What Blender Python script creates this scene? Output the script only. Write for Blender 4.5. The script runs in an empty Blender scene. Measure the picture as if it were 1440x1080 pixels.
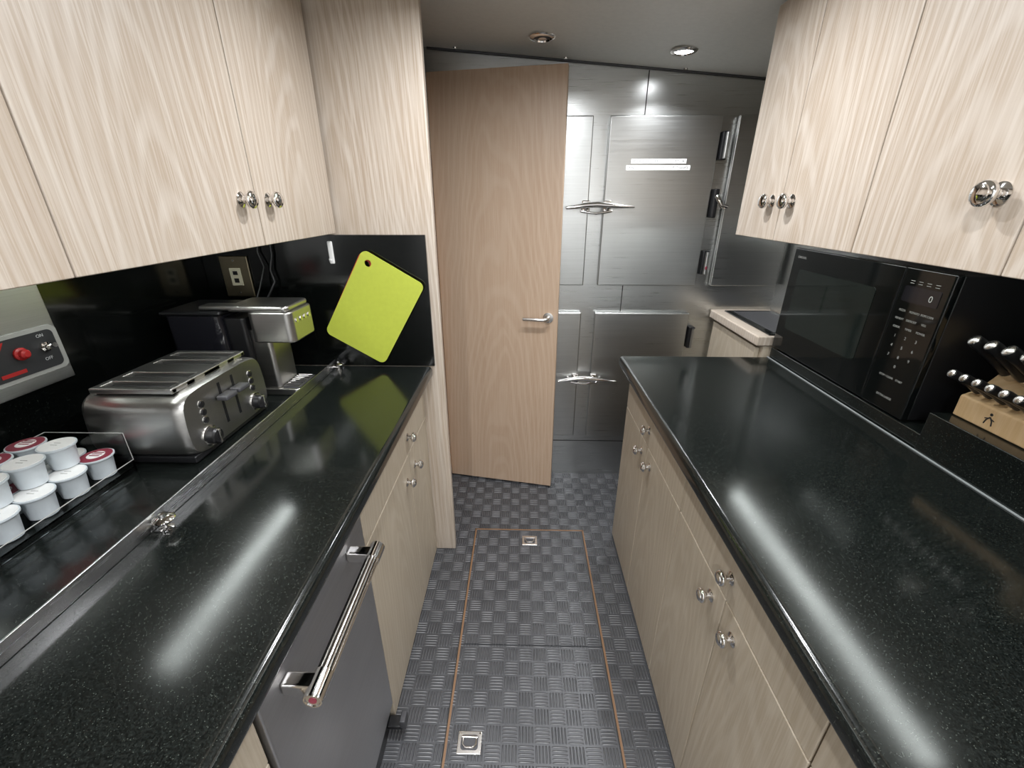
import bpy, math, random
from mathutils import Vector, Matrix, Euler
random.seed(4)
S = bpy.context.scene
COL = S.collection

# ------------------------------------------------------------------ node helpers
class NT:
    def __init__(s, name):
        m = bpy.data.materials.new(name); m.use_nodes = True
        s.m = m; s.n = m.node_tree.nodes; s.l = m.node_tree.links
        s.b = s.n['Principled BSDF']
    def node(s, t, **k):
        n = s.n.new(t)
        for a, v in k.items(): setattr(n, a, v)
        return n
    def put(s, sock, v):
        if isinstance(v, bpy.types.NodeSocket): s.l.new(v, sock)
        else: sock.default_value = v
    def math(s, op, a, b=0.0, c=0.0):
        n = s.node('ShaderNodeMath', operation=op)
        s.put(n.inputs[0], a); s.put(n.inputs[1], b); s.put(n.inputs[2], c)
        return n.outputs[0]
    def mix(s, f, a, b):
        n = s.node('ShaderNodeMix', data_type='RGBA')
        s.put(n.inputs[0], f); s.put(n.inputs[6], a); s.put(n.inputs[7], b)
        return n.outputs[2]
    def obj(s):
        return s.node('ShaderNodeTexCoord').outputs['Object']
    def noise(s, vec, scale, detail=3.0, rough=0.5):
        n = s.node('ShaderNodeTexNoise')
        s.put(n.inputs['Vector'], vec); n.inputs['Scale'].default_value = scale
        n.inputs['Detail'].default_value = detail; n.inputs['Roughness'].default_value = rough
        return n.outputs[0]
    def mapv(s, vec, scale=(1,1,1), loc=(0,0,0), rot=(0,0,0)):
        n = s.node('ShaderNodeMapping')
        s.put(n.inputs[0], vec); n.inputs[1].default_value = loc
        n.inputs[2].default_value = rot; n.inputs[3].default_value = scale
        return n.outputs[0]
    def ramp(s, f, stops):
        n = s.node('ShaderNodeValToRGB'); e = n.color_ramp.elements
        while len(e) < len(stops): e.new(0.5)
        for el, (p, c) in zip(e, stops):
            el.position = p; el.color = c if len(c) == 4 else (*c, 1)
        s.put(n.inputs[0], f); return n.outputs[0]
    def bump(s, h, strength=0.2, dist=0.002):
        n = s.node('ShaderNodeBump'); n.inputs['Strength'].default_value = strength
        n.inputs['Distance'].default_value = dist
        s.put(n.inputs['Height'], h); s.l.new(n.outputs[0], s.b.inputs['Normal'])
    def set(s, **k):
        names = {'color':'Base Color','rough':'Roughness','metal':'Metallic','ior':'IOR','trans':'Transmission Weight',
                 'coat':'Coat Weight','coatr':'Coat Roughness','aniso':'Anisotropic','spec':'Specular IOR Level','alpha':'Alpha',
                 'em':'Emission Color','ems':'Emission Strength'}
        for a, v in k.items():
            if a in ('color','em') and isinstance(v, tuple) and len(v) == 3: v = (*v, 1)
            s.put(s.b.inputs[names[a]], v)
        return s.m

def simple(name, color, rough=0.5, metal=0.0, **k):
    t = NT(name); o = t.obj()
    nz = t.noise(o, 60.0, 2.0)
    c = (*color, 1)
    d = tuple(x*0.86 for x in color) + (1,)
    col = t.mix(nz, d, c)
    t.set(color=col, rough=rough, metal=metal, **k)
    return t.m

def wood(name, base, light, dark, rough=0.42, ringfreq=62.0, contrast=1.0, horiz=False, ring=0.4):
    t = NT(name)
    sep = t.node('ShaderNodeSeparateXYZ'); t.put(sep.inputs[0], t.obj())
    rnd = t.node('ShaderNodeObjectInfo').outputs['Random']
    x, y, z = sep.outputs
    h = t.math('ADD', x, y)
    if horiz: h, z = z, h
    hz = t.math('ADD', h, t.math('MULTIPLY', t.math('SUBTRACT', rnd, 0.5), 0.16))
    comb = t.node('ShaderNodeCombineXYZ')
    t.put(comb.inputs[0], t.math('MULTIPLY', hz, 5.0)); t.put(comb.inputs[1], t.math('MULTIPLY', rnd, 37.0)); t.put(comb.inputs[2], t.math('MULTIPLY', z, 1.0))
    warp = t.math('SUBTRACT', t.noise(comb.outputs[0], 1.3, 2.0), 0.5)
    d = t.math('ADD', t.math('ADD', t.math('MULTIPLY', z, 0.10), 0.13), t.math('MULTIPLY', warp, 0.09))
    r = t.math('SQRT', t.math('ADD', t.math('MULTIPLY', hz, hz), t.math('MULTIPLY', d, d)))
    r = t.math('ADD', r, t.math('MULTIPLY', warp, 0.02))
    rings = t.math('SINE', t.math('MULTIPLY', r, ringfreq*6.283))
    rings = t.math('MULTIPLY_ADD', rings, 0.5, 0.5)
    def st(a, b, s1, s2, det=3.0):
        c = t.node('ShaderNodeCombineXYZ')
        t.put(c.inputs[0], t.math('MULTIPLY', h, a)); t.put(c.inputs[1], t.math('MULTIPLY', rnd, s1)); t.put(c.inputs[2], t.math('MULTIPLY', z, b))
        return t.noise(c.outputs[0], 1.0, det, s2)
    pores = st(300.0, 6.0, 11.0, 0.6)
    streak = st(45.0, 1.2, 5.0, 0.6)
    wide = st(9.0, 0.7, 23.0, 0.5)
    c1 = t.mix(t.math('MULTIPLY', t.ramp(rings, [(0.45,(0,0,0)),(0.97,(1,1,1))]), ring), (*base,1), (*light,1))
    f = t.ramp(pores, [(0.44,(0,0,0)),(0.61,(1,1,1))])
    c2 = t.mix(t.math('MULTIPLY', f, 0.60*contrast), c1, (*light,1))
    g = t.ramp(streak, [(0.35,(1,1,1)),(0.6,(0,0,0))])
    c3 = t.mix(t.math('MULTIPLY', g, 0.38*contrast), c2, (*dark,1))
    c4 = t.mix(t.math('MULTIPLY', t.ramp(wide, [(0.4,(0,0,0)),(0.7,(1,1,1))]), 0.30), c3, tuple(0.5*(a+b) for a, b in zip(base, light))+(1,))
    t.set(color=c4, rough=rough)
    t.bump(pores, 0.06, 0.001)
    return t.m

def granite(name, k=1.0, rough=0.135):
    t = NT(name); o = t.obj()
    n1 = t.noise(o, 380.0, 3.0, 0.7)
    v = t.node('ShaderNodeTexVoronoi'); t.put(v.inputs['Vector'], o); v.inputs['Scale'].default_value = 370.0
    fl = t.ramp(v.outputs['Distance'], [(0.08,(1,1,1)),(0.29,(0,0,0))])
    sel = t.ramp(t.noise(o, 170.0, 2.0), [(0.50,(0,0,0)),(0.60,(1,1,1))])
    base = t.mix(t.ramp(n1, [(0.43,(0,0,0)),(0.72,(1,1,1))]), (0.0026*k,0.0034*k,0.0031*k,1), (0.019*k,0.023*k,0.021*k,1))
    c = t.mix(t.math('MULTIPLY', t.math('MULTIPLY', fl, sel), 0.7), base, (0.13*k,0.15*k,0.125*k,1))
    big = t.noise(o, 5.0, 4.0, 0.6)
    rr = t.math('MULTIPLY_ADD', big, 0.14, rough-0.065)
    t.set(color=c, rough=rr, spec=0.62)
    return t.m

def steel(name, color, rough, axis='x', bstr=0.05, var=0.25):
    t = NT(name); o = t.obj()
    sc = {'x':(4,300,300),'z':(300,300,4),'y':(300,4,300)}[axis]
    nz = t.noise(t.mapv(o, sc), 1.0, 3.0, 0.6)
    sm = t.noise(o, 3.5, 3.0)
    c = t.mix(t.math('ADD', t.math('MULTIPLY', nz, 0.5), t.math('MULTIPLY', sm, 0.5)), tuple(x*(1-var) for x in color)+(1,), tuple(min(1,x*(1+var)) for x in color)+(1,))
    t.set(color=c, metal=1.0, rough=t.math('MULTIPLY_ADD', nz, 0.12, rough-0.05))
    t.bump(nz, bstr, 0.001)
    return t.m

def treadplate(name):
    t = NT(name); o = t.obj()
    geo = t.node('ShaderNodeNewGeometry').outputs['Position']
    sep = t.node('ShaderNodeSeparateXYZ'); t.put(sep.inputs[0], geo)
    P = 0.050
    u = t.math('DIVIDE', sep.outputs[0], P); v = t.math('DIVIDE', sep.outputs[1], P)
    fu, fv = t.math('FLOOR', u), t.math('FLOOR', v)
    par = t.math('FLOORED_MODULO', t.math('ADD', fu, fv), 2.0)
    a = t.math('FRACT', u); b = t.math('FRACT', v)
    def sel(p, q):
        return t.math('ADD', t.math('MULTIPLY', p, t.math('SUBTRACT', 1.0, par)), t.math('MULTIPLY', q, par))
    al = sel(a, b); ac = sel(b, a)
    env = t.math('SUBTRACT', 1.0, t.math('POWER', t.math('ABSOLUTE', t.math('MULTIPLY', t.math('SUBTRACT', al, 0.5), 2.2)), 4.0))
    env = t.math('MAXIMUM', env, 0.0)
    inb = t.math('MULTIPLY', t.math('GREATER_THAN', ac, 0.06), t.math('LESS_THAN', ac, 0.94))
    w = t.math('SINE', t.math('MULTIPLY', t.math('SUBTRACT', ac, 0.06), 4.5*6.2832/0.88))
    w = t.math('MAXIMUM', w, 0.0)
    hgt = t.math('MULTIPLY', t.math('MULTIPLY', env, inb), w)
    dirt = t.noise(o, 6.0, 5.0, 0.65)
    fine = t.noise(o, 300.0, 2.0)
    base = t.mix(dirt, (0.038,0.040,0.045,1), (0.10,0.102,0.108,1))
    wear = t.ramp(t.noise(o, 16.0, 3.0), [(0.35,(0.45,0.45,0.45)),(0.6,(1,1,1))])
    ori = t.math('MULTIPLY_ADD', par, -0.55, 1.0)
    f = t.math('MINIMUM', t.math('MULTIPLY', t.math('MULTIPLY', t.math('MULTIPLY', hgt, 1.15), wear), ori), 1.0)
    c = t.mix(f, base, (0.35,0.355,0.37,1))
    c = t.mix(t.math('MULTIPLY', fine, 0.25), c, (0.05,0.05,0.055,1))
    t.set(color=c, rough=t.math('MULTIPLY_ADD', dirt, 0.3, 0.25), metal=0.2, spec=0.6)
    t.bump(hgt, 1.0, 0.004)
    return t.m

def emis(name, color, st):
    t = NT(name); t.set(color=(0.9,0.9,0.9), em=color, ems=st, rough=0.4); return t.m

M = {}
M['oakL'] = wood('limed_oak', (0.45,0.37,0.29), (0.64,0.58,0.51), (0.36,0.27,0.19), ring=0.55)
M['oakD'] = wood('door_oak', (0.48,0.34,0.235), (0.58,0.45,0.34), (0.41,0.27,0.17), contrast=0.7, ring=0.42)
M['oakB'] = wood('base_oak', (0.43,0.36,0.27), (0.56,0.50,0.41), (0.35,0.28,0.195), contrast=0.75, ring=0.4)
M['oakO'] = wood('orange_teak', (0.50,0.22,0.07), (0.62,0.32,0.12), (0.34,0.13,0.04))
M['blk_wood'] = wood('knife_block_beech', (0.55,0.37,0.19), (0.66,0.48,0.28), (0.45,0.28,0.13), contrast=0.6)
M['gran'] = granite('black_granite')
M['granB'] = granite('black_granite_backsplash', 0.35, 0.13)
M['steelW'] = steel('brushed_steel_wall', (0.60,0.61,0.60), 0.28, 'x')
M['steelD'] = steel('brushed_steel_freezer', (0.56,0.57,0.56), 0.29, 'x')
M['steelT'] = steel('toaster_steel', (0.52,0.51,0.49), 0.30, 'x')
M['steelR'] = steel('rail_steel', (0.60,0.60,0.60), 0.25, 'y')
M['steelC'] = steel('compactor_steel', (0.55,0.55,0.56), 0.40, 'y')
M['steelP'] = steel('plate_steel', (0.66,0.67,0.66), 0.36, 'y')
M['chrome'] = simple('chrome', (0.82,0.80,0.78), 0.08, 1.0)
M['satin'] = simple('satin_chrome', (0.75,0.73,0.70), 0.25, 1.0)
M['floor'] = treadplate('rubber_treadplate')
M['ceil'] = simple('ceiling_vinyl', (0.66,0.66,0.62), 0.5)
M['wallp'] = simple('wall_paint', (0.75,0.74,0.72), 0.6)
M['blk'] = simple('black_plastic', (0.010,0.010,0.011), 0.3)
M['blkg'] = simple('black_gloss', (0.004,0.005,0.005), 0.06)
M['glass'] = simple('microwave_window', (0.014,0.019,0.017), 0.05)
M['dark'] = simple('dark_gap', (0.02,0.018,0.015), 0.7)
M['carc'] = simple('shaded_carcass_wood', (0.14,0.11,0.08), 0.6)  # carcass coloured dark to paint the shade in the door gaps
M['lime'] = simple('lime_plastic', (0.49,0.555,0.065), 0.4)
M['red'] = simple('red_plastic', (0.5,0.02,0.02), 0.35)
M['white'] = simple('white_plastic', (0.82,0.82,0.80), 0.35)
M['offw'] = simple('pod_cup_plastic', (0.62,0.67,0.70), 0.35, spec=0.5)
M['maroon'] = simple('maroon_print', (0.22,0.03,0.05), 0.4)
M['grey'] = simple('grey_plastic', (0.42,0.42,0.40), 0.5)
M['dgrey'] = simple('dark_grey_plastic', (0.06,0.06,0.065), 0.4)
M['label'] = simple('label_grey', (0.035,0.036,0.04), 0.45)
M['smoke'] = simple('smoked_plastic', (0.012,0.012,0.016), 0.08)
M['brass'] = simple('brass_outlet', (0.35,0.30,0.20), 0.35, 1.0)
M['ivory'] = simple('ivory_plastic', (0.7,0.66,0.5), 0.4)
M['caulk'] = simple('caulk', (0.30,0.32,0.32), 0.5)
M['teak'] = simple('teak_trim', (0.22,0.12,0.06), 0.5)
tt = NT('clear_acrylic'); tt.set(color=(0.95,0.97,0.97), rough=0.03, trans=1.0, ior=1.3); M['acryl'] = tt.m
M['tube'] = emis('fluorescent_tube', (0.93,1.0,0.97), 11.0)
M['led'] = emis('downlight_led', (0.95,0.97,1.0), 30.0)
M['print'] = simple('white_print', (0.75,0.77,0.77), 0.5)
M['ink'] = simple('black_ink', (0.01,0.01,0.01), 0.7)

# ------------------------------------------------------------------ geometry helpers
CUR = None
def reg(o):
    if CUR is not None: CUR.append(o)
    return o
def mesh(name, verts, faces, mat, smooth=False, bevel=0, seg=2, sub=0):
    vs = [Vector(v) for v in verts]
    lo = Vector([min(v[i] for v in vs) for i in range(3)]); hi = Vector([max(v[i] for v in vs) for i in range(3)])
    c = (lo+hi)/2
    me = bpy.data.meshes.new(name); me.from_pydata([v-c for v in vs], [], faces); me.update()
    import bmesh
    bm = bmesh.new(); bm.from_mesh(me); bmesh.ops.recalc_face_normals(bm, faces=bm.faces); bm.to_mesh(me); bm.free()
    o = bpy.data.objects.new(name, me); o.location = c; COL.objects.link(o)
    me.materials.append(M[mat] if isinstance(mat, str) else mat)
    if bevel:
        b = o.modifiers.new('b', 'BEVEL'); b.width = bevel; b.segments = seg; b.limit_method = 'ANGLE'; b.angle_limit = math.radians(35)
        smooth = True
    if sub:
        q = o.modifiers.new('s', 'SUBSURF'); q.levels = sub; q.render_levels = sub
    if smooth:
        for p in me.polygons: p.use_smooth = True
        if not sub:
            try: me.set_sharp_from_angle(angle=math.radians(40))
            except Exception: pass
    if bevel:
        w = o.modifiers.new('wn', 'WEIGHTED_NORMAL'); w.keep_sharp = False
    return reg(o)
def box(name, x0, x1, y0, y1, z0, z1, mat, bevel=0.0, seg=2, rot=None):
    vs = [(x, y, z) for x in (x0, x1) for y in (y0, y1) for z in (z0, z1)]
    fs = [(0,1,3,2),(4,6,7,5),(0,4,5,1),(2,3,7,6),(0,2,6,4),(1,5,7,3)]
    o = mesh(name, vs, fs, mat, bevel=bevel, seg=seg)
    if rot: o.rotation_euler = rot
    return o
def prism(name, pts2, axis, a0, a1, mat, bevel=0.0, seg=2, smooth=False):
    def mk(p, a):
        return {'x':(a,p[0],p[1]),'y':(p[0],a,p[1]),'z':(p[0],p[1],a)}[axis]
    n = len(pts2)
    vs = [mk(p,a0) for p in pts2]+[mk(p,a1) for p in pts2]
    fs = [tuple(range(n)), tuple(range(2*n-1,n-1,-1))]+[(i,(i+1)%n,n+(i+1)%n,n+i) for i in range(n)]
    return mesh(name, vs, fs, mat, bevel=bevel, seg=seg, smooth=smooth)
def frame_of(axis):
    a = Vector(axis).normalized()
    t = Vector((0,0,1)) if abs(a.z) < 0.9 else Vector((1,0,0))
    u = a.cross(t).normalized(); v = a.cross(u)
    return a, u, v
def lathe(name, prof, org, axis, mat, seg=28):
    a, u, v = frame_of(axis); org = Vector(org)
    vs, fs = [], []
    for r, h in prof:
        r = max(r, 1e-5)
        for i in range(seg):
            t = 2*math.pi*i/seg
            vs.append(org+a*h+(u*math.cos(t)+v*math.sin(t))*r)
    for j in range(len(prof)-1):
        for i in range(seg):
            fs.append((j*seg+i, j*seg+(i+1)%seg, (j+1)*seg+(i+1)%seg, (j+1)*seg+i))
    fs.append(tuple(range(seg))); k = (len(prof)-1)*seg
    fs.append(tuple(range(k+seg-1, k-1, -1)))
    return mesh(name, vs, fs, mat, smooth=True)
def cyl(name, p0, p1, r, mat, r2=None, seg=24):
    p0, p1 = Vector(p0), Vector(p1); L = (p1-p0).length
    return lathe(name, [(r,0),(r if r2 is None else r2, L)], p0, p1-p0, mat, seg)
def tube(name, pts, r, mat, seg=12, radii=None):
    pts = [Vector(p) for p in pts]; n = len(pts)
    vs, fs = [], []
    T = [(pts[min(i+1,n-1)]-pts[max(i-1,0)]).normalized() for i in range(n)]
    _, u, _ = frame_of(T[0])
    for i, p in enumerate(pts):
        u = (u - T[i]*u.dot(T[i])).normalized(); v = T[i].cross(u)
        rr = radii[i] if radii else r
        for k in range(seg):
            t = 2*math.pi*k/seg; vs.append(p+(u*math.cos(t)+v*math.sin(t))*rr)
    for j in range(n-1):
        for k in range(seg):
            fs.append((j*seg+k, j*seg+(k+1)%seg, (j+1)*seg+(k+1)%seg, (j+1)*seg+k))
    fs.append(tuple(range(seg))); fs.append(tuple(range(n*seg-1, (n-1)*seg-1, -1)))
    return mesh(name, vs, fs, mat, smooth=True)
def rrect(x0, x1, y0, y1, r, k=6):
    P = []
    for cx, cy, a in ((x1-r,y1-r,0),(x0+r,y1-r,90),(x0+r,y0+r,180),(x1-r,y0+r,270)):
        for i in range(k+1):
            t = math.radians(a+90*i/k); P.append((cx+r*math.cos(t), cy+r*math.sin(t)))
    return P
def text(name, s, loc, rot, size, mat, align='CENTER'):
    c = bpy.data.curves.new(name, 'FONT'); c.body = s; c.size = size; c.align_x = align; c.align_y = 'CENTER'; c.extrude = 0.0002
    o = bpy.data.objects.new(name, c); o.location = loc; o.rotation_euler = rot; COL.objects.link(o)
    c.materials.append(M[mat]); return reg(o)
class G:
    def __init__(s, name): s.name = name
    def __enter__(s):
        global CUR
        s.items = []; CUR = s.items; return s
    def __exit__(s, *a):
        global CUR
        CUR = None
        bpy.context.view_layer.update()
        P = [o.matrix_world @ Vector(c) for o in s.items for c in o.bound_box]
        lo = [min(p[i] for p in P) for i in range(3)]; hi = [max(p[i] for p in P) for i in range(3)]
        e = bpy.data.objects.new(s.name, None); e.empty_display_size = 0.05
        e.location = ((lo[0]+hi[0])/2, (lo[1]+hi[1])/2, lo[2]); COL.objects.link(e)
        for o in s.items:
            o.parent = e; o.matrix_parent_inverse = Matrix.Translation(-Vector(e.location))
KNOB = [(0.0,0),(0.0145,0),(0.015,0.002),(0.012,0.004),(0.007,0.006),(0.0065,0.012),(0.009,0.015),(0.0155,0.018),(0.0172,0.021),(0.0172,0.024),(0.0155,0.027),(0.0125,0.0285),(0.0120,0.0300),(0.008,0.0320),(0,0.0328)]
def knob(pos, axis, s=1.0, name='knob'):
    return lathe(name, [(r*s,h*s) for r,h in KNOB], pos, axis, 'chrome')

# ------------------------------------------------------------------ dimensions
XL, XR, YB, YF = -1.12, 1.25, 2.15, -1.7
CT = 0.92
def zc(x): return 2.05-0.08*x

# ------------------------------------------------------------------ room shell
box('floor', XL, XR, YF, YB, -0.05, 0.0, 'floor')
box('wall_left', XL-0.06, XL, YF, YB, 0, 2.3, 'granB')
box('wall_right', XR, XR+0.06, YF, YB, 0, 2.3, 'steelW')
box('wall_back', XL-0.06, XR+0.06, YB, YB+0.06, 0, 2.3, 'steelW')
box('wall_front', XL-0.06, XR+0.06, YF-0.06, YF, 0, 2.3, 'wallp')
prism('ceiling', [(XL-0.06, zc(XL-0.06)), (XR+0.06, zc(XR+0.06)), (XR+0.06, zc(XR+0.06)+0.05), (XL-0.06, zc(XL-0.06)+0.05)], 'y', YF-0.06, YB+0.06, 'ceil')
tube('trim_ceiling', [(-0.40, YB-0.005, zc(-0.40)-0.003), (XR, YB-0.005, zc(XR)-0.003)], 0.005, 'dgrey', 8)
for i, x in enumerate((-0.28, 0.17, 0.66)):
    lathe('ceiling_screw' if i == 0 else 'ceiling_screw.%03d' % i, [(0.009,0),(0.008,0.004),(0,0.005)], (x, 2.12, zc(x)), (0,0,-1), 'satin', 12)
with G('trim_steel_seam'):
    box('seam_upper', 0.518, 0.522, YB-0.002, YB, 1.84, zc(0.52)-0.01, 'dark')
    box('seam_lower', 0.498, 0.502, YB-0.002, YB, 0.985, 1.12, 'dark')
    box('seam_plinth', -0.2, 0.9, YB-0.002, YB, 0.225, 0.229, 'dark')
box('floor_hallway', XL, -0.425, 1.61, YB, 0.0, 0.012, 'oakO')
with G('trim_doorway'):
    box('jamb', -0.475, -0.432, 2.06, YB, 0.012, 2.0, 'oakO', 0.003)
    box('jamb_stop', -0.52, -0.475, 2.08, YB, 0.012, 2.0, 'dark', 0.003)
    box('header', XL, -0.432, 1.60, 2.06, 2.0, 2.06, 'dark')

# ------------------------------------------------------------------ floor hatch
with G('floor_hatch'):
    hx0, hx1 = -0.215, 0.31
    box('hatch_panel_far', hx0, hx1, 1.063, 1.655, 0.0, 0.004, 'floor')
    box('hatch_panel_near', hx0, hx1, 0.30, 1.058, 0.0, 0.004, 'floor')
    for nm, a in (('edge_l', hx0), ('edge_r', hx1)):
        box(nm, a-0.0065, a-0.0035, 0.30, 1.662, 0.0, 0.0045, 'dark')
        box(nm, a-0.0035, a+0.0035, 0.30, 1.659, 0.0, 0.0050, 'teak')
    box('edge_far', hx0-0.004, hx1+0.004, 1.655, 1.662, 0.0, 0.0050, 'teak')
    for cx, cy in ((0.048, 1.585), (-0.145, 0.75)):
        # flush lift ring: plate, dished recess and a D-shaped pull
        box('latch_plate', cx-0.036, cx+0.036, cy-0.030, cy+0.030, 0.004, 0.0075, 'satin', 0.002)
        prism('latch_recess', rrect(cx-0.026, cx+0.026, cy-0.020, cy+0.020, 0.009), 'z', 0.0075, 0.0079, 'dgrey')
        pts = [(cx-0.020, cy+0.013, 0.010), (cx-0.020, cy-0.006, 0.010), (cx-0.012, cy-0.014, 0.010), (cx+0.012, cy-0.014, 0.010), (cx+0.020, cy-0.006, 0.010), (cx+0.020, cy+0.013, 0.010)]
        tube('latch_pull', pts, 0.0028, 'chrome', 10)
        cyl('latch_pin', (cx-0.024, cy+0.013, 0.010), (cx+0.024, cy+0.013, 0.010), 0.0032, 'chrome', seg=12)
        for sx in (-0.030, 0.030):
            lathe('latch_screw', [(0.003,0),(0.002,0.001),(0,0.001)], (cx+sx, cy+0.024, 0.0075), (0,0,1), 'chrome', 10)

# ------------------------------------------------------------------ tall panel and left backsplash
with G('tall_cabinet'):
    box('front_panel', XL, -0.30, 1.53, 1.56, 0.0, zc(-0.3)-0.002, 'oakL', 0.004)
    box('body', XL, -0.315, 1.56, 1.60, 0.0, zc(-0.3)-0.004, 'carc')
box('backsplash_panel', XL+0.001, -0.33, 1.516, 1.529, CT+0.001, 1.395, 'granB', 0.002)

# ------------------------------------------------------------------ cabinets
def upper(name, side, y0, y1, knobs, zk=None):
    with G(name):
        if side == 'L':
            xf = -0.63
            box('carcass', XL+0.002, xf-0.021, y0+0.001, y1-0.001, 1.434, 2.08, 'carc')
            box('bottom_panel', XL+0.002, xf-0.021, y0+0.001, y1-0.001, 1.432, 1.434, 'oakL')
            box('door', xf-0.02, xf, y0+0.0015, y1-0.0015, 1.40, 2.06, 'oakL', 0.002)
            for y in knobs: knob((xf, y, zk or 1.503), (1,0,0), 1.1)
        else:
            xf = 0.69
            box('carcass', xf+0.021, XR-0.002, y0+0.001, y1-0.001, 1.434, 1.944, 'carc')
            box('bottom_panel', xf+0.021, XR-0.002, y0+0.001, y1-0.001, 1.432, 1.434, 'oakL')
            box('door', xf, xf+0.02, y0+0.0015, y1-0.0015, 1.40, 1.985, 'oakL', 0.002)
            for y in knobs: knob((xf, y, zk or 1.50), (-1,0,0), 1.1)
            if y1 > 1.4: box('end_panel', xf+0.0205, XR-0.002, y1-0.0005, y1+0.012, 1.40, 1.944, 'oakL', 0.002)
upper('upper_cabinet', 'L', 1.085, 1.515, [1.135])
upper('upper_cabinet', 'L', 0.60, 1.085, [1.025])
upper('upper_cabinet', 'L', 0.08, 0.60, [0.14])
upper('upper_cabinet', 'L', -0.45, 0.08, [0.02])
upper('upper_cabinet', 'R', 1.255, 1.48, [1.30])
upper('upper_cabinet', 'R', 0.95, 1.255, [1.205])
upper('upper_cabinet', 'R', 0.645, 0.95, [0.69], 1.51)
upper('upper_cabinet', 'R', 0.34, 0.645, [0.39])
upper('upper_cabinet', 'R', -0.3, 0.34, [0.28])

def base(name, side, y0, y1, mid, zk=0.61):
    with G(name):
        if side == 'L':
            box('carcass', XL+0.01, -0.406, y0+0.001, y1-0.001, 0.0, 0.872, 'carc')
            xa, xb, xf, ax = -0.405, -0.385, -0.385, (1,0,0)
        else:
            box('carcass', 0.471, XR-0.01, y0+0.001, y1-0.001, 0.0, 0.872, 'carc')
            xa, xb, xf, ax = 0.45, 0.47, 0.45, (-1,0,0)
        box('drawer_front', xa, xb, y0+0.002, y1-0.002, 0.703, 0.870, 'oakB', 0.002)
        box('door_near', xa, xb, y0+0.002, mid-0.0015, 0.012, 0.699, 'oakB', 0.002)
        box('door_far', xa, xb, mid+0.0015, y1-0.002, 0.012, 0.699, 'oakB', 0.002)
        knob((xf, mid, 0.765), ax); knob((xf, mid-0.055, zk+0.03), ax); knob((xf, mid+0.055, zk+0.03), ax)
base('base_cabinet', 'L', 0.81, 1.528, 1.25, 0.59)
base('base_cabinet', 'L', -0.5, 0.37, -0.05)
base('base_cabinet', 'R', 0.975, 1.64, 1.315, 0.62)
base('base_cabinet', 'R', 0.385, 0.975, 0.68, 0.62)
base('base_cabinet', 'R', -0.5, 0.385, -0.05, 0.62)

# ------------------------------------------------------------------ countertops
box('countertop', XL+0.001, -0.34, -0.55, 1.528, 0.874, CT, 'gran', 0.016, 5)
box('countertop', 0.40, XR-0.001, -0.55, 1.665, 0.874, CT, 'gran', 0.016, 5)
box('splash_ledge', 0.998, XR-0.015, -0.5, 0.955, CT+0.0005, 1.026, 'gran', 0.003)
box('microwave_plinth', 1.002, XR-0.015, 0.957, 1.655, CT+0.0005, 0.962, 'gran', 0.003)
box('trim_caulk', 0.9935, 0.997, -0.5, 1.655, CT+0.0003, CT+0.003, 'caulk')
box('backsplash_panel', XR-0.014, XR-0.001, -0.5, 1.655, 1.027, 1.398, 'granB')

with G('sink_cabinet'):
    box('cabinet_body', 0.985, XR-0.002, 1.68, YB-0.004, 0.0, 0.958, 'oakB', 0.002)
    box('cabinet_door', 0.965, 0.984, 1.70, YB-0.03, 0.05, 0.945, 'oakB', 0.003)
    box('worktop', 0.95, XR-0.002, 1.67, YB-0.003, 0.96, 1.0, 'oakL', 0.006, 3)
    box('sink_inset', 1.0, XR-0.02, 1.685, 2.10, 1.0, 1.006, 'blkg', 0.002)
    box('sink_basin', 1.03, XR-0.05, 1.71, 2.07, 1.006, 1.0075, 'dgrey', 0.0005)

# ------------------------------------------------------------------ guard rail on left counter
with G('guard_rail'):
    box('rail_bar', -0.704, -0.700, -0.5, 1.50, CT+0.0005, CT+0.032, 'steelR', 0.001)
    box('rail_foot', -0.720, -0.704, -0.5, 1.50, CT+0.0005, CT+0.003, 'steelR')
    for y in (1.47, 0.63):
        lathe('thumb_screw', [(0.012,0),(0.012,0.003),(0.004,0.005),(0.004,0.018),(0.017,0.020),(0.019,0.023),(0.017,0.026),(0.007,0.029),(0.006,0.036),(0.0,0.037)], (-0.678, y, CT+0.001), (0,0,1), 'chrome')
        cyl('screw_shaft', (-0.700, y, CT+0.012), (-0.678, y, CT+0.012), 0.004, 'chrome')

# ------------------------------------------------------------------ under-cabinet lights
for i, (x, y0, y1) in enumerate(((-0.880, 0.68, 1.29), (0.860, 0.52, 1.42))):
    with G('under_cabinet_light'):
        box('housing', x-0.03, x+0.03, y0-0.02, y1+0.02, 1.419, 1.431, 'white', 0.003)
        box('diffuser', x-0.022, x+0.022, y0, y1, 1.407, 1.419, 'tube', 0.004)

# ------------------------------------------------------------------ recessed lights: far pair in view, the rest added
def downlight(x, y, lit, e, spread=170):
    z = zc(x)
    with G('recessed_light'):
        lathe('ring', [(0.030,0.0),(0.047,0.0),(0.048,0.004),(0.043,0.009),(0.034,0.010),(0.032,0.004)], (x, y, z), (0,0,-1), 'chrome', 36)
        lathe('lamp', [(0.031,0.004),(0.031,0.0055),(0,0.006)], (x, y, z), (0,0,-1), 'led' if lit else 'dgrey', 28)
        if not lit:
            lathe('bulb', [(0.016,0.006),(0.016,0.010),(0.010,0.013),(0,0.013)], (x, y, z), (0,0,-1), 'satin', 20)
    if e:
        l = bpy.data.lights.new('downlight_or_fill_lamp', 'AREA'); l.shape = 'DISK'; l.size = 0.06; l.energy = e; l.color = (0.95,0.97,1.0); l.spread = math.radians(spread)
        o = bpy.data.objects.new('downlight_or_fill_lamp', l); o.location = (x, y, z-0.012); COL.objects.link(o)
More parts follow.
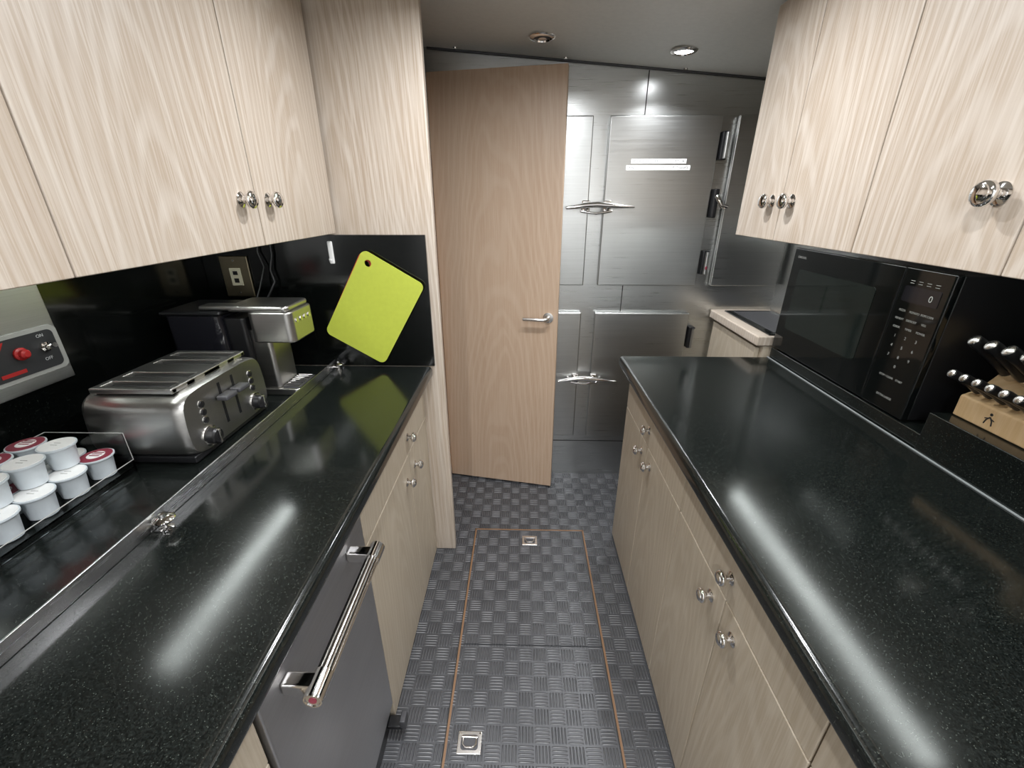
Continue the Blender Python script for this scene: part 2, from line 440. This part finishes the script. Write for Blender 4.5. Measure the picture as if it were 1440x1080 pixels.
downlight(0.065, 1.90, False, 0)
downlight(0.58, 1.91, True, 6, 130)
downlight(-0.12, 1.15, True, 7)  # added pair overhead, out of view, to brighten aisle and cabinets
downlight(0.25, 1.15, True, 7)
downlight(-0.12, 0.35, True, 4)  # added pair, out of view, to light the near cabinets
downlight(0.25, 0.35, True, 4)
downlight(0.06, -0.5, True, 9)  # added behind the camera to light the front wall
downlight(0.5, -1.1, True, 28)  # added fill pair behind the camera for soft frontal light
downlight(-0.4, -1.1, True, 28)

# ------------------------------------------------------------------ galley door
with G('door_1'):
    hinge = Vector((-0.405, 2.115, 0)); free = Vector((0.172, 2.005, 0))
    d = (free-hinge).normalized(); n = Vector((d.y, -d.x, 0))
    W = (free-hinge).length
    def dp(u, w, z): p = hinge+d*u+n*w; return (p.x, p.y, z)
    vs = [dp(u,w,z) for u in (0,W) for w in (-0.035,0) for z in (0.012,1.99)]
    mesh('door_leaf', vs, [(0,1,3,2),(4,6,7,5),(0,4,5,1),(2,3,7,6),(0,2,6,4),(1,5,7,3)], 'oakD', bevel=0.002)
    hz, hu = 0.985, W-0.045
    lathe('rose', [(0.025,0),(0.025,0.006),(0.012,0.008),(0.010,0.008)], dp(hu,0,hz), n, 'satin')
    tube('lever', [dp(hu,0.006,hz), dp(hu,0.035,hz), dp(hu-0.004,0.046,hz), dp(hu-0.018,0.052,hz), dp(hu-0.06,0.052,hz), dp(hu-0.115,0.050,hz-0.001)], 0.0085, 'satin', 16)
    for z in (0.25, 1.0, 1.75):
        cyl('hinge', dp(-0.006,0.004,z-0.04), dp(-0.006,0.004,z+0.04), 0.006, 'satin')

# ------------------------------------------------------------------ freezer (doors, latches, hinges)
YD = YB-0.03
def fdoor(x0, x1, z0, z1):
    box('gasket_frame', x0+0.004, x1-0.004, YB-0.008, YB-0.001, z0+0.004, z1-0.004, 'dgrey')
    box('door_panel', x0, x1, YD, YB-0.008, z0, z1, 'steelD', 0.005, 3)
def latch(cx, cz):
    y = YD
    for s in (-1, 1):
        box('latch_strike', cx+s*0.048-0.018, cx+s*0.048+0.018, y-0.016, y, cz-0.026, cz+0.026, 'chrome', 0.006, 3)
        lathe('latch_boss', [(0.017,0),(0.017,0.012),(0.011,0.018),(0,0.019)], (cx+s*0.048, y-0.016, cz), (0,-1,0), 'chrome')
        lathe('latch_boss', [(0.008,0),(0.008,0.008),(0,0.010)], (cx+s*0.085, y, cz), (0,-1,0), 'chrome')
    tube('latch_lever', [(cx-0.14,y-0.036,cz-0.006),(cx-0.10,y-0.034,cz-0.002),(cx-0.05,y-0.030,cz+0.005),(cx,y-0.030,cz+0.008),(cx+0.06,y-0.034,cz+0.004),(cx+0.11,y-0.040,cz),(cx+0.165,y-0.042,cz-0.002)], 0.008, 'chrome', 12, [0.006,0.009,0.012,0.013,0.011,0.008,0.004])
    tube('latch_arm', [(cx-0.07,y-0.012,cz-0.02),(cx,y-0.022,cz-0.030),(cx+0.07,y-0.012,cz-0.02)], 0.006, 'chrome', 10)
def hinge_(x, z, red=False):
    box('hinge_plate', x-0.010, x+0.020, YD-0.012, YB-0.001, z-0.055, z+0.055, 'blk', 0.004)
    cyl('hinge_barrel', (x+0.008, YD-0.018, z-0.05), (x+0.008, YD-0.018, z+0.05), 0.008, 'steelD')
    if red: box('release_tab', x+0.003, x+0.012, YD-0.032, YD-0.026, z-0.028, z-0.014, 'maroon', 0.002)
with G('freezer'):
    fdoor(-0.17, 0.30, 1.12, 1.835); fdoor(0.37, 0.845, 1.12, 1.835)
    fdoor(-0.17, 0.30, 0.275, 0.984); fdoor(0.37, 0.840, 0.275, 0.984)
    fdoor(0.915, 1.23, 1.12, 1.835)
    latch(0.335, 1.478); latch(0.335, 0.632)
    hinge_(0.862, 1.72); hinge_(0.862, 1.23, True); hinge_(0.857, 0.86)
    box('handle_strike', 0.852, 0.872, YD-0.03, YB-0.001, 1.43, 1.55, 'blk', 0.004)
    tube('handle', [(0.862,YD-0.032,1.52),(0.868,YD-0.052,1.50),(0.88,YD-0.055,1.48),(0.905,YD-0.05,1.475)], 0.010, 'chrome', 12)
with G('warning_sign'):
    box('label_upper', 0.475, 0.715, YD-0.0015, YD-0.0002, 1.652, 1.670, 'white')
    box('label_lower', 0.455, 0.735, YD-0.0015, YD-0.0002, 1.626, 1.645, 'white')
    r = (math.radians(90),0,0)
    text('line_1', 'PLEASE BE SURE DOORS LATCH', (0.595, YD-0.002, 1.661), r, 0.0155, 'ink')
    text('line_2', 'IF NOT COOLING UNIT FROST UP  THANKS', (0.595, YD-0.002, 1.6355), r, 0.0130, 'ink')

# ------------------------------------------------------------------ trash compactor
with G('trash_compactor'):
    box('body', XL+0.01, -0.402, 0.373, 0.807, 0.0, 0.868, 'dgrey')
    box('drawer_panel', -0.402, -0.380, 0.377, 0.803, 0.10, 0.858, 'steelC', 0.004)
    box('toe_panel', -0.402, -0.395, 0.377, 0.803, 0.0, 0.095, 'blk')
    hy0, hy1, hz, hx = 0.425, 0.725, 0.780, -0.322
    for y in (hy0+0.012, hy1-0.012):
        box('bracket', -0.380, hx+0.004, y-0.013, y+0.013, hz-0.014, hz+0.014, 'chrome', 0.005, 3)
    cyl('bar', (hx, hy0+0.02, hz), (hx, hy1-0.02, hz), 0.0125, 'satin')
    for k in range(12):
        t = 2*math.pi*k/12
        cyl('bar_flute', (hx+0.0125*math.cos(t), hy0+0.03, hz+0.0125*math.sin(t)), (hx+0.0125*math.cos(t), hy1-0.03, hz+0.0125*math.sin(t)), 0.0020, 'chrome', seg=6)
    for a, b in ((hy0-0.012, hy0+0.03), (hy1-0.03, hy1+0.012)):
        cyl('bar_cap', (hx, a, hz), (hx, b, hz), 0.0165, 'chrome')
    lathe('cap_rim', [(0.0165,0),(0.0150,0.0025),(0.0125,0.0025),(0.0115,0.001)], (hx, hy0-0.012, hz), (0,-1,0), 'chrome')
    lathe('medallion', [(0.0065,0),(0.0065,0.0018),(0,0.002)], (hx, hy0-0.012, hz), (0,-1,0), 'maroon')
    box('foot_pedal', -0.395, -0.345, 0.765, 0.80, 0.03, 0.045, 'blk', 0.004)
    box('foot_pedal_pad', -0.356, -0.338, 0.765, 0.80, 0.03, 0.07, 'dgrey', 0.004)

# ------------------------------------------------------------------ toaster
with G('toaster'):
    x0, x1, y0, y1, zb, zt = -1.005, -0.762, 0.832, 1.165, CT+0.014, CT+0.178
    def prof(sc, cz):
        P = []
        hw = (y1-y0)/2*sc; cy = (y0+y1)/2
        H = (zt-zb)
        for i in range(48):
            t = 2*math.pi*i/48
            c, s = math.cos(t), math.sin(t)
            e = 0.36
            yy = math.copysign(abs(c)**e, c)*hw
            ww = math.copysign(abs(s)**e, s)
            zz = zb+H/2+ww*H/2*(cz)
            P.append((cy+yy*(1.0 if zz < zb+H*0.5 else 1.0-0.05*((zz-zb)/H-0.5)*2), zz))
        return P
    secs = [(x0, 0.86, 0.86), (x0+0.006, 0.95, 0.95), (x0+0.02, 1, 1), (x0+0.115, 1.005, 1.0), (x1-0.03, 1, 1), (x1-0.012, 0.985, 0.985), (x1-0.003, 0.94, 0.95)]
    vs, fs = [], []
    for x, a, b in secs:
        vs += [(x, p[0], p[1]) for p in prof(a, b)]
    for j in range(len(secs)-1):
        for i in range(48): fs.append((j*48+i, j*48+(i+1)%48, (j+1)*48+(i+1)%48, (j+1)*48+i))
    fs.append(tuple(range(48))); fs.append(tuple(range(len(secs)*48-1, (len(secs)-1)*48-1, -1)))
    mesh('body', vs, fs, 'steelT', smooth=True)
    box('base', x0+0.015, x1-0.006, y0+0.010, y1-0.010, CT+0.005, CT+0.024, 'blk', 0.004)
    for fx in (x0+0.03, x1-0.03):
        for fy in (y0+0.04, y1-0.04): cyl('foot', (fx,fy,CT+0.0005), (fx,fy,CT+0.008), 0.012, 'blk')
    # raised top deck built from strips, four shallow slots; black plate paints their shade
    dx0, dx1, dy0, dy1 = x0+0.022, x1-0.028, y0+0.030, y1-0.030
    za, zd = zt-0.002, zt+0.011
    box('slot_shade_plate', dx0+0.008, dx1-0.008, dy0+0.008, dy1-0.008, zt-0.001, zt+0.0012, 'ink')
    sl = [(y0+0.046, y0+0.076), (y0+0.106, y0+0.136), (y1-0.136, y1-0.106), (y1-0.076, y1-0.046)]
    edges = [dy0]+[v for s_ in sl for v in s_]+[dy1]
    for i in range(0, len(edges), 2):
        box('top_strip', dx0, dx1, edges[i], edges[i+1], za, zd, 'steelT', 0.0025)
    box('top_end', dx0, dx0+0.016, dy0+0.001, dy1-0.001, za, zd-0.0003, 'steelT', 0.0025)
    box('top_end', dx1-0.018, dx1, dy0+0.001, dy1-0.001, za, zd-0.0003, 'steelT', 0.0025)
    xf = x1-0.003
    cyc = (y0+y1)/2
    for s in (-1, 1):
        yy = cyc+s*0.026
        box('lever_slot', xf, xf+0.001, yy-0.004, yy+0.004, zb+0.035, zt-0.018, 'blk')
        prism('lever', [(yy-0.022, zt-0.060),(yy+0.022, zt-0.060),(yy+0.022, zt-0.047),(yy-0.022, zt-0.047)], 'x', xf+0.001, xf+0.030, 'dgrey', 0.004)
        yk = cyc+s*0.098
        lathe('dial_ring', [(0.026,0),(0.026,0.003),(0.022,0.004)], (xf, yk, zb+0.035), (1,0,0), 'chrome')
        lathe('dial', [(0.021,0.003),(0.020,0.018),(0.016,0.022),(0,0.022)], (xf, yk, zb+0.035), (1,0,0), 'blk')
        box('dial_grip', xf+0.02, xf+0.027, yk-0.003, yk+0.003, zb+0.017, zb+0.053, 'chrome', 0.001)
        for q in range(3):
            lathe('button_ring', [(0.0095,0),(0.0095,0.001),(0.0080,0.0014)], (xf, yk, zb+0.078+q*0.021), (1,0,0), 'chrome', 16)
            lathe('button', [(0.0080,0.001),(0.0080,0.004),(0.006,0.005),(0,0.005)], (xf, yk, zb+0.078+q*0.021), (1,0,0), 'blk', 16)

# ------------------------------------------------------------------ coffee maker
with G('coffee_maker'):
    ya, yb = 1.235, 1.375
    prism('reservoir', rrect(-1.075, -0.90, ya-0.01, yb+0.02, 0.025), 'z', CT+0.001, 1.185, 'smoke', 0.004)
    box('reservoir_lid', -1.08, -0.895, ya-0.014, yb+0.024, 1.185, 1.198, 'blk', 0.006)
    prism('body', rrect(-0.90, -0.835, ya, yb, 0.012), 'z', CT+0.001, 1.175, 'blk', 0.003)
    prism('column', rrect(-0.840, -0.775, ya+0.012, yb-0.012, 0.014), 'z', 0.945, 1.135, 'steelT', 0.002)
    prism('head', rrect(-0.825, -0.690, ya-0.004, yb+0.004, 0.022), 'z', 1.100, 1.195, 'steelT', 0.006)
    prism('head_cap', rrect(-0.885, -0.698, ya-0.002, yb+0.002, 0.02), 'z', 1.195, 1.212, 'steelT', 0.006)
    box('handle', -0.965, -0.84, ya+0.00, ya+0.05, 1.199, 1.213, 'steelT', 0.005)
    lathe('nozzle', [(0.022,0),(0.020,0.012),(0.010,0.016),(0,0.016)], (-0.740, (ya+yb)/2, 1.100), (0,0,-1), 'blk')
    for i in range(4):
        cyl('button', (-0.690, ya+0.03+i*0.026, 1.165), (-0.687, ya+0.03+i*0.026, 1.165), 0.007, 'chrome', seg=16)
    prism('drip_base', rrect(-0.845, -0.710, ya+0.004, yb-0.004, 0.02), 'z', CT+0.001, 0.944, 'steelT', 0.004)
    prism('drip_grid', rrect(-0.772, -0.718, ya+0.012, yb-0.012, 0.008), 'z', 0.944, 0.946, 'dgrey')
    for i in range(8):
        cyl('grid_bar', (-0.770, ya+0.02+i*0.0145, 0.948), (-0.720, ya+0.02+i*0.0145, 0.948), 0.002, 'chrome', seg=8)
    tube('cord', [(-0.86,1.508,1.395),(-0.862,1.506,1.33),(-0.875,1.50,1.28),(-0.868,1.50,1.24),(-0.885,1.48,1.20),(-0.90,1.40,1.13)], 0.004, 'blk', 8)
    tube('cord', [(-0.90,1.508,1.395),(-0.91,1.506,1.34),(-0.895,1.50,1.29),(-0.915,1.48,1.22),(-0.92,1.40,1.13)], 0.003, 'blk', 8)

# ------------------------------------------------------------------ outlet on end wall
with G('power_outlet'):
    box('plate', -1.055, -0.955, 1.508, 1.5155, 1.185, 1.325, 'brass', 0.003)
    box('insert', -1.025, -0.985, 1.505, 1.508, 1.225, 1.285, 'ivory', 0.002)
    box('socket', -1.013, -0.997, 1.504, 1.505, 1.235, 1.25, 'blk'); box('socket', -1.013, -0.997, 1.504, 1.505, 1.262, 1.275, 'blk')
    for z in (1.20, 1.31): lathe('screw', [(0.004,0),(0.003,0.002),(0,0.002)], (-1.005, 1.508, z), (0,-1,0), 'satin', 12)
with G('wall_hook'):
    box('strip', -0.665, -0.648, 1.505, 1.5155, 1.30, 1.375, 'white', 0.004)
    tube('hook', [(-0.657,1.505,1.315),(-0.657,1.496,1.309),(-0.657,1.492,1.318)], 0.003, 'white', 8)

# ------------------------------------------------------------------ cutting boards
def board(name, cx, cz, w, h, ang, yc, th, mat, tilt=0.0):
    R = Matrix.Rotation(ang, 3, 'Y')
    outer = rrect(-w/2, w/2, -h/2, h/2, 0.022, 8)
    verts, faces = [], []
    hc = (-w/2+0.035, h/2-0.035); hr = 0.012
    inner = [(hc[0]+hr*math.cos(t), hc[1]+hr*math.sin(t)) for t in [2*math.pi*i/len(outer)+math.pi/len(outer) for i in range(len(outer))]]
    outer = sorted(outer, key=lambda p: math.atan2(p[1]-hc[1], p[0]-hc[0]))
    inner = sorted(inner, key=lambda p: math.atan2(p[1]-hc[1], p[0]-hc[0]))
    n = len(outer)
    for y in (-th/2, th/2):
        verts += [(p[0], y, p[1]) for p in outer] + [(p[0], y, p[1]) for p in inner]
    for i in range(n):
        j = (i+1) % n
        faces += [(i, j, n+j, n+i), (2*n+i, 3*n+i, 3*n+j, 2*n+j), (i, 2*n+i, 2*n+j, j), (n+i, n+j, 3*n+j, 3*n+i)]
    out = []
    for v in verts:
        q = R @ Vector(v); out.append((q.x+cx, q.y+yc+(q.z)*tilt, q.z+cz))
    return mesh(name, out, faces, mat)
board('cutting_board', -0.527, 1.145, 0.237, 0.340, math.radians(31), 1.494, 0.006, 'lime', 0.02)
board('cutting_board', -0.5335, 1.142, 0.237, 0.335, math.radians(30.5), 1.505, 0.005, 'red', 0.02)

# ------------------------------------------------------------------ alarm panel
with G('alarm_panel'):
    xw = XL
    box('steel_backplate', xw+0.001, xw+0.006, 0.40, 0.965, 1.10, 1.398, 'steelP', 0.002)
    prism('face_plate', [(0.62,1.13),(0.950,1.13),(0.960,1.14),(0.960,1.225),(0.950,1.235),(0.62,1.235)], 'x', xw+0.006, xw+0.012, 'grey', 0.001)
    prism('dark_label', rrect(0.64, 0.948, 1.140, 1.226, 0.012), 'x', xw+0.012, xw+0.0135, 'label')
    prism('red_triangle', [(0.68,1.146),(0.79,1.146),(0.845,1.222),(0.74,1.222)], 'x', xw+0.0135, xw+0.0145, 'red')
    prism('red_mark', [(0.815,1.148),(0.865,1.148),(0.865,1.156),(0.815,1.156)], 'x', xw+0.0135, xw+0.0145, 'red')
    lathe('indicator', [(0.014,0),(0.014,0.004),(0.010,0.007),(0.010,0.014),(0.006,0.018),(0,0.018)], (xw+0.0145, 0.866, 1.19), (1,0,0), 'red')
    lathe('switch_nut', [(0.012,0),(0.012,0.006),(0.007,0.008),(0.007,0.012)], (xw+0.0135, 0.918, 1.19), (1,0,0), 'chrome', 6)
    tube('switch_toggle', [(xw+0.024,0.918,1.19),(xw+0.045,0.916,1.196)], 0.004, 'chrome', 12, [0.003,0.0055])
    r = (math.radians(90),0,math.radians(90))
    text('label_on', 'ON', (xw+0.0145, 0.918, 1.216), r, 0.010, 'print'); text('label_off', 'OFF', (xw+0.0145, 0.918, 1.162), r, 0.010, 'print')

# ------------------------------------------------------------------ coffee pods
with G('coffee_pod_tray'):
    tx0, tx1, ty0, ty1 = -1.075, -0.895, 0.34, 0.818
    box('tray_base', tx0, tx1, ty0, ty1, CT+0.012, CT+0.016, 'acryl', 0.001)
    for a, b, c, d2 in ((tx0,tx0+0.003,ty0,ty1),(tx0,tx1,ty1-0.003,ty1)):
        box('tray_side', a, b, c, d2, CT+0.016, CT+0.100, 'acryl')
        box('tray_side_lower', a, b, c, d2, CT+0.001, CT+0.012, 'acryl')
    box('tray_front', tx1-0.003, tx1, ty0, ty1, CT+0.001, CT+0.030, 'acryl')
    for p, q in (((tx0,ty1,CT+0.1),(tx1,ty1,CT+0.1)),((tx1,ty0,CT+0.031),(tx1,ty1,CT+0.031)),((tx1,ty1,CT+0.03),(tx1,ty1,CT+0.1)),((tx0,ty0,CT+0.1),(tx0,ty1,CT+0.1))):
        cyl('edge_bead', p, q, 0.0010, 'grey', seg=8)
def pod(x, y, z, lid, k=1.22):
    P = lambda pr: [(a*k, b*k) for a, b in pr]
    lathe('cup', P([(0.0165,0),(0.018,0.001),(0.0215,0.034),(0.0225,0.035),(0.0255,0.0385),(0.0255,0.041),(0.0,0.041)]), (x,y,z), (0,0,1), 'offw', 28)
    lathe('lid', P([(0.0235,0.041),(0.0235,0.0418),(0,0.0420)]), (x,y,z), (0,0,1), lid, 28)
    if lid != 'white':
        lathe('lid_label', P([(0.013,0.0420),(0.013,0.0424),(0,0.0425)]), (x,y,z), (0,0,1), 'white', 24)
        for s in (-0.005, 0.002, 0.008):
            box('lid_text', x-0.011, x+0.011, y+s, y+s+0.003, z+0.0425*k, z+0.0429*k, lid)
    else:
        for s in (-0.005, 0.003):
            box('lid_text', x-0.008, x+0.006, y+s, y+s+0.0012, z+0.0420*k, z+0.0424*k, 'grey')
with G('coffee_pods'):
    z0 = CT+0.0165
    for i in range(6):
        y = 0.778-i*0.065
        pod(-0.932, y, z0, ['maroon','white','white','white','white','maroon'][i])
        pod(-0.997, y, z0, ['white','white','maroon','white','maroon','white'][i])
    for i in range(4):
        pod(-0.957, 0.738-i*0.065, z0+0.052, ['white','white','white','maroon'][i])
        pod(-1.022, 0.738-i*0.065, z0+0.052, ['maroon','maroon','maroon','white'][i])

# ------------------------------------------------------------------ microwave
with G('microwave'):
    mx = 1.0; my0, my1, mz0, mz1 = 1.02, 1.652, 0.966, 1.345
    box('case', mx+0.022, XR-0.016, my0+0.004, my1-0.004, mz0, mz1-0.004, 'blk', 0.003)
    box('door', mx, mx+0.021, 1.165, my1, mz0+0.002, mz1, 'blkg', 0.005, 3)
    box('control_panel', mx, mx+0.021, my0, 1.163, mz0+0.002, mz1, 'blkg', 0.005, 3)
    prism('window', rrect(1.235, 1.60, mz0+0.09, mz1-0.07, 0.012), 'x', mx-0.0012, mx, 'glass')
    prism('display', rrect(1.04, 1.145, mz1-0.085, mz1-0.045, 0.004), 'x', mx-0.0012, mx, 'smoke')
    r = (math.radians(90),0,math.radians(-90))
    text('display_digit', '0', (mx-0.002, 1.062, mz1-0.067), r, 0.022, 'grey')
    for rr in range(2):
        for c in range(4):
            box('display_icon', mx-0.0016, mx-0.0012, 1.050+c*0.024, 1.062+c*0.024, mz1-0.032-rr*0.006, mz1-0.0310-rr*0.006, 'grey')
    for rr, row in enumerate((['PIZZA','POTATO','POPCORN'],['REHEAT','DEFROST','VEG'],['COOK','TIMER','POWER'])):
        for c, s in enumerate(row):
            text('key_label', s, (mx-0.0004, 1.130-c*0.037, mz1-0.108-rr*0.022), r, 0.0075, 'grey')
    for rr, row in enumerate((['1','2','3'],['4','5','6'],['7','8','9'],['','0',''])):
        for c, s in enumerate(row):
            if s: text('key_digit', s, (mx-0.0004, 1.125-c*0.033, mz1-0.175-rr*0.026), r, 0.011, 'grey')
    text('key_start', 'STOP / CLEAR    START', (mx-0.0004, 1.092, mz1-0.285), r, 0.0075, 'grey')
    text('door_print', 'CAROUSEL', (mx-0.0004, 1.60, mz1-0.03), r, 0.010, 'grey')
    text('panel_print', 'EXTRA LARGE', (mx-0.0004, 1.092, mz0+0.04), r, 0.008, 'grey')

# ------------------------------------------------------------------ knife block
with G('knife_block'):
    zb = 1.027; y0, y1 = 0.70, 0.945
    prism('block_base', [(1.042,zb),(1.20,zb),(1.20,zb+0.165),(1.165,zb+0.178),(1.115,zb+0.115),(1.075,zb+0.066),(1.042,zb+0.052)], 'y', y0, y1, 'blk_wood', 0.004)
    prism('block_wing', [(1.10,zb+0.10),(1.20,zb+0.15),(1.20,zb+0.200),(1.165,zb+0.202),(1.105,zb+0.138)], 'y', y0, y0+0.105, 'blk_wood', 0.004)
    lathe('logo_head', [(0.0035,0),(0.0035,0.0006),(0,0.0006)], (1.0425,0.865,zb+0.038), (-1,0,0), 'ink', 10)
    for dy in (-0.006, 0.006):
        tube('logo_limb', [(1.0418,0.865,zb+0.032),(1.0418,0.865+dy,zb+0.024),(1.0418,0.865+dy*1.4,zb+0.014)], 0.0014, 'ink', 6)
        tube('logo_arm', [(1.0418,0.865,zb+0.030),(1.0418,0.865+dy*1.7,zb+0.026)], 0.0012, 'ink', 6)
    def kn(p, dirv, L, r, sag=0.012):
        p = Vector(p); dirv = Vector(dirv).normalized()
        cyl('bolster', p-dirv*0.012, p+dirv*0.010, r*0.85, 'satin', seg=14)
        pts = [p+dirv*(L*t)+Vector((0,0,-sag*t*t)) for t in (0.08,0.18,0.4,0.7,0.9,1.0)]
        tube('handle', pts, r, 'blk', 14, [r*0.9,r,r*0.92,r*1.0,r*1.1,r*1.0])
        e = pts[-1]; dd = (pts[-1]-pts[-2]).normalized()
        lathe('end_cap', [(r*0.95,0),(r*0.9,0.003),(r*0.6,0.005),(0,0.0055)], e-dd*0.001, dd, 'satin', 14)
        side = dd.cross(Vector((0,0,1))).normalized()
        for t in (1, 2, 3):
            q = pts[t]
            for sg in (-1, 1): cyl('rivet', q+side*sg*r*0.85, q+side*sg*r*1.03, 0.0018, 'chrome', seg=8)
    for i in range(8):
        kn((1.068, y1-0.018-i*0.029, zb+0.064), (-0.78,0.14,0.60), 0.092, 0.0100, 0.012)
    for i in range(6):
        kn((1.104, y1-0.026-i*0.037, zb+0.110), (-0.70,0.18,0.69), 0.126, 0.0132, 0.010)
with G('serving_ladle'):
    a = Vector((1.12,0.895,1.300))
    tube('ladle_handle', [a, a+Vector((0.004,-0.003,0.06)), a+Vector((0.006,-0.006,0.131))], 0.004, 'satin', 10)
    lathe('ladle_bowl', [(0.0,0.0),(0.018,0.003),(0.028,0.012),(0.033,0.024),(0.034,0.030),(0.032,0.030),(0.026,0.014),(0.016,0.006),(0,0.004)], a+Vector((-0.030,0,-0.018)), (0.25,0.0,1), 'satin', 28)
with G('whisk'):
    a = Vector((1.12,0.80,1.322))
    cyl('whisk_handle', a, a+Vector((0.0,0,0.109)), 0.007, 'satin')
    for k in range(6):
        t = math.pi*k/6
        tube('whisk_wire', [a+Vector((0.022*math.sin(s)*math.cos(t)*1.2, 0.022*math.sin(s)*math.sin(t)*1.2, -0.03+0.03*math.cos(s))) for s in [2*math.pi*q/20 for q in range(21)]], 0.001, 'chrome', 6)

# ------------------------------------------------------------------ world and camera
w = bpy.data.worlds.new('World'); S.world = w; w.use_nodes = True
w.node_tree.nodes['Background'].inputs[0].default_value = (0.6,0.65,0.7,1); w.node_tree.nodes['Background'].inputs[1].default_value = 0.3
cd = bpy.data.cameras.new('camera'); cam = bpy.data.objects.new('camera', cd); COL.objects.link(cam)
cam.location = (0,0,1.5); cam.rotation_euler = (math.radians(90-23.2), 0, math.radians(1.32))
cd.sensor_width = 36; cd.lens = 15.0; cd.clip_start = 0.02
S.camera = cam
S.view_settings.view_transform = 'Standard'
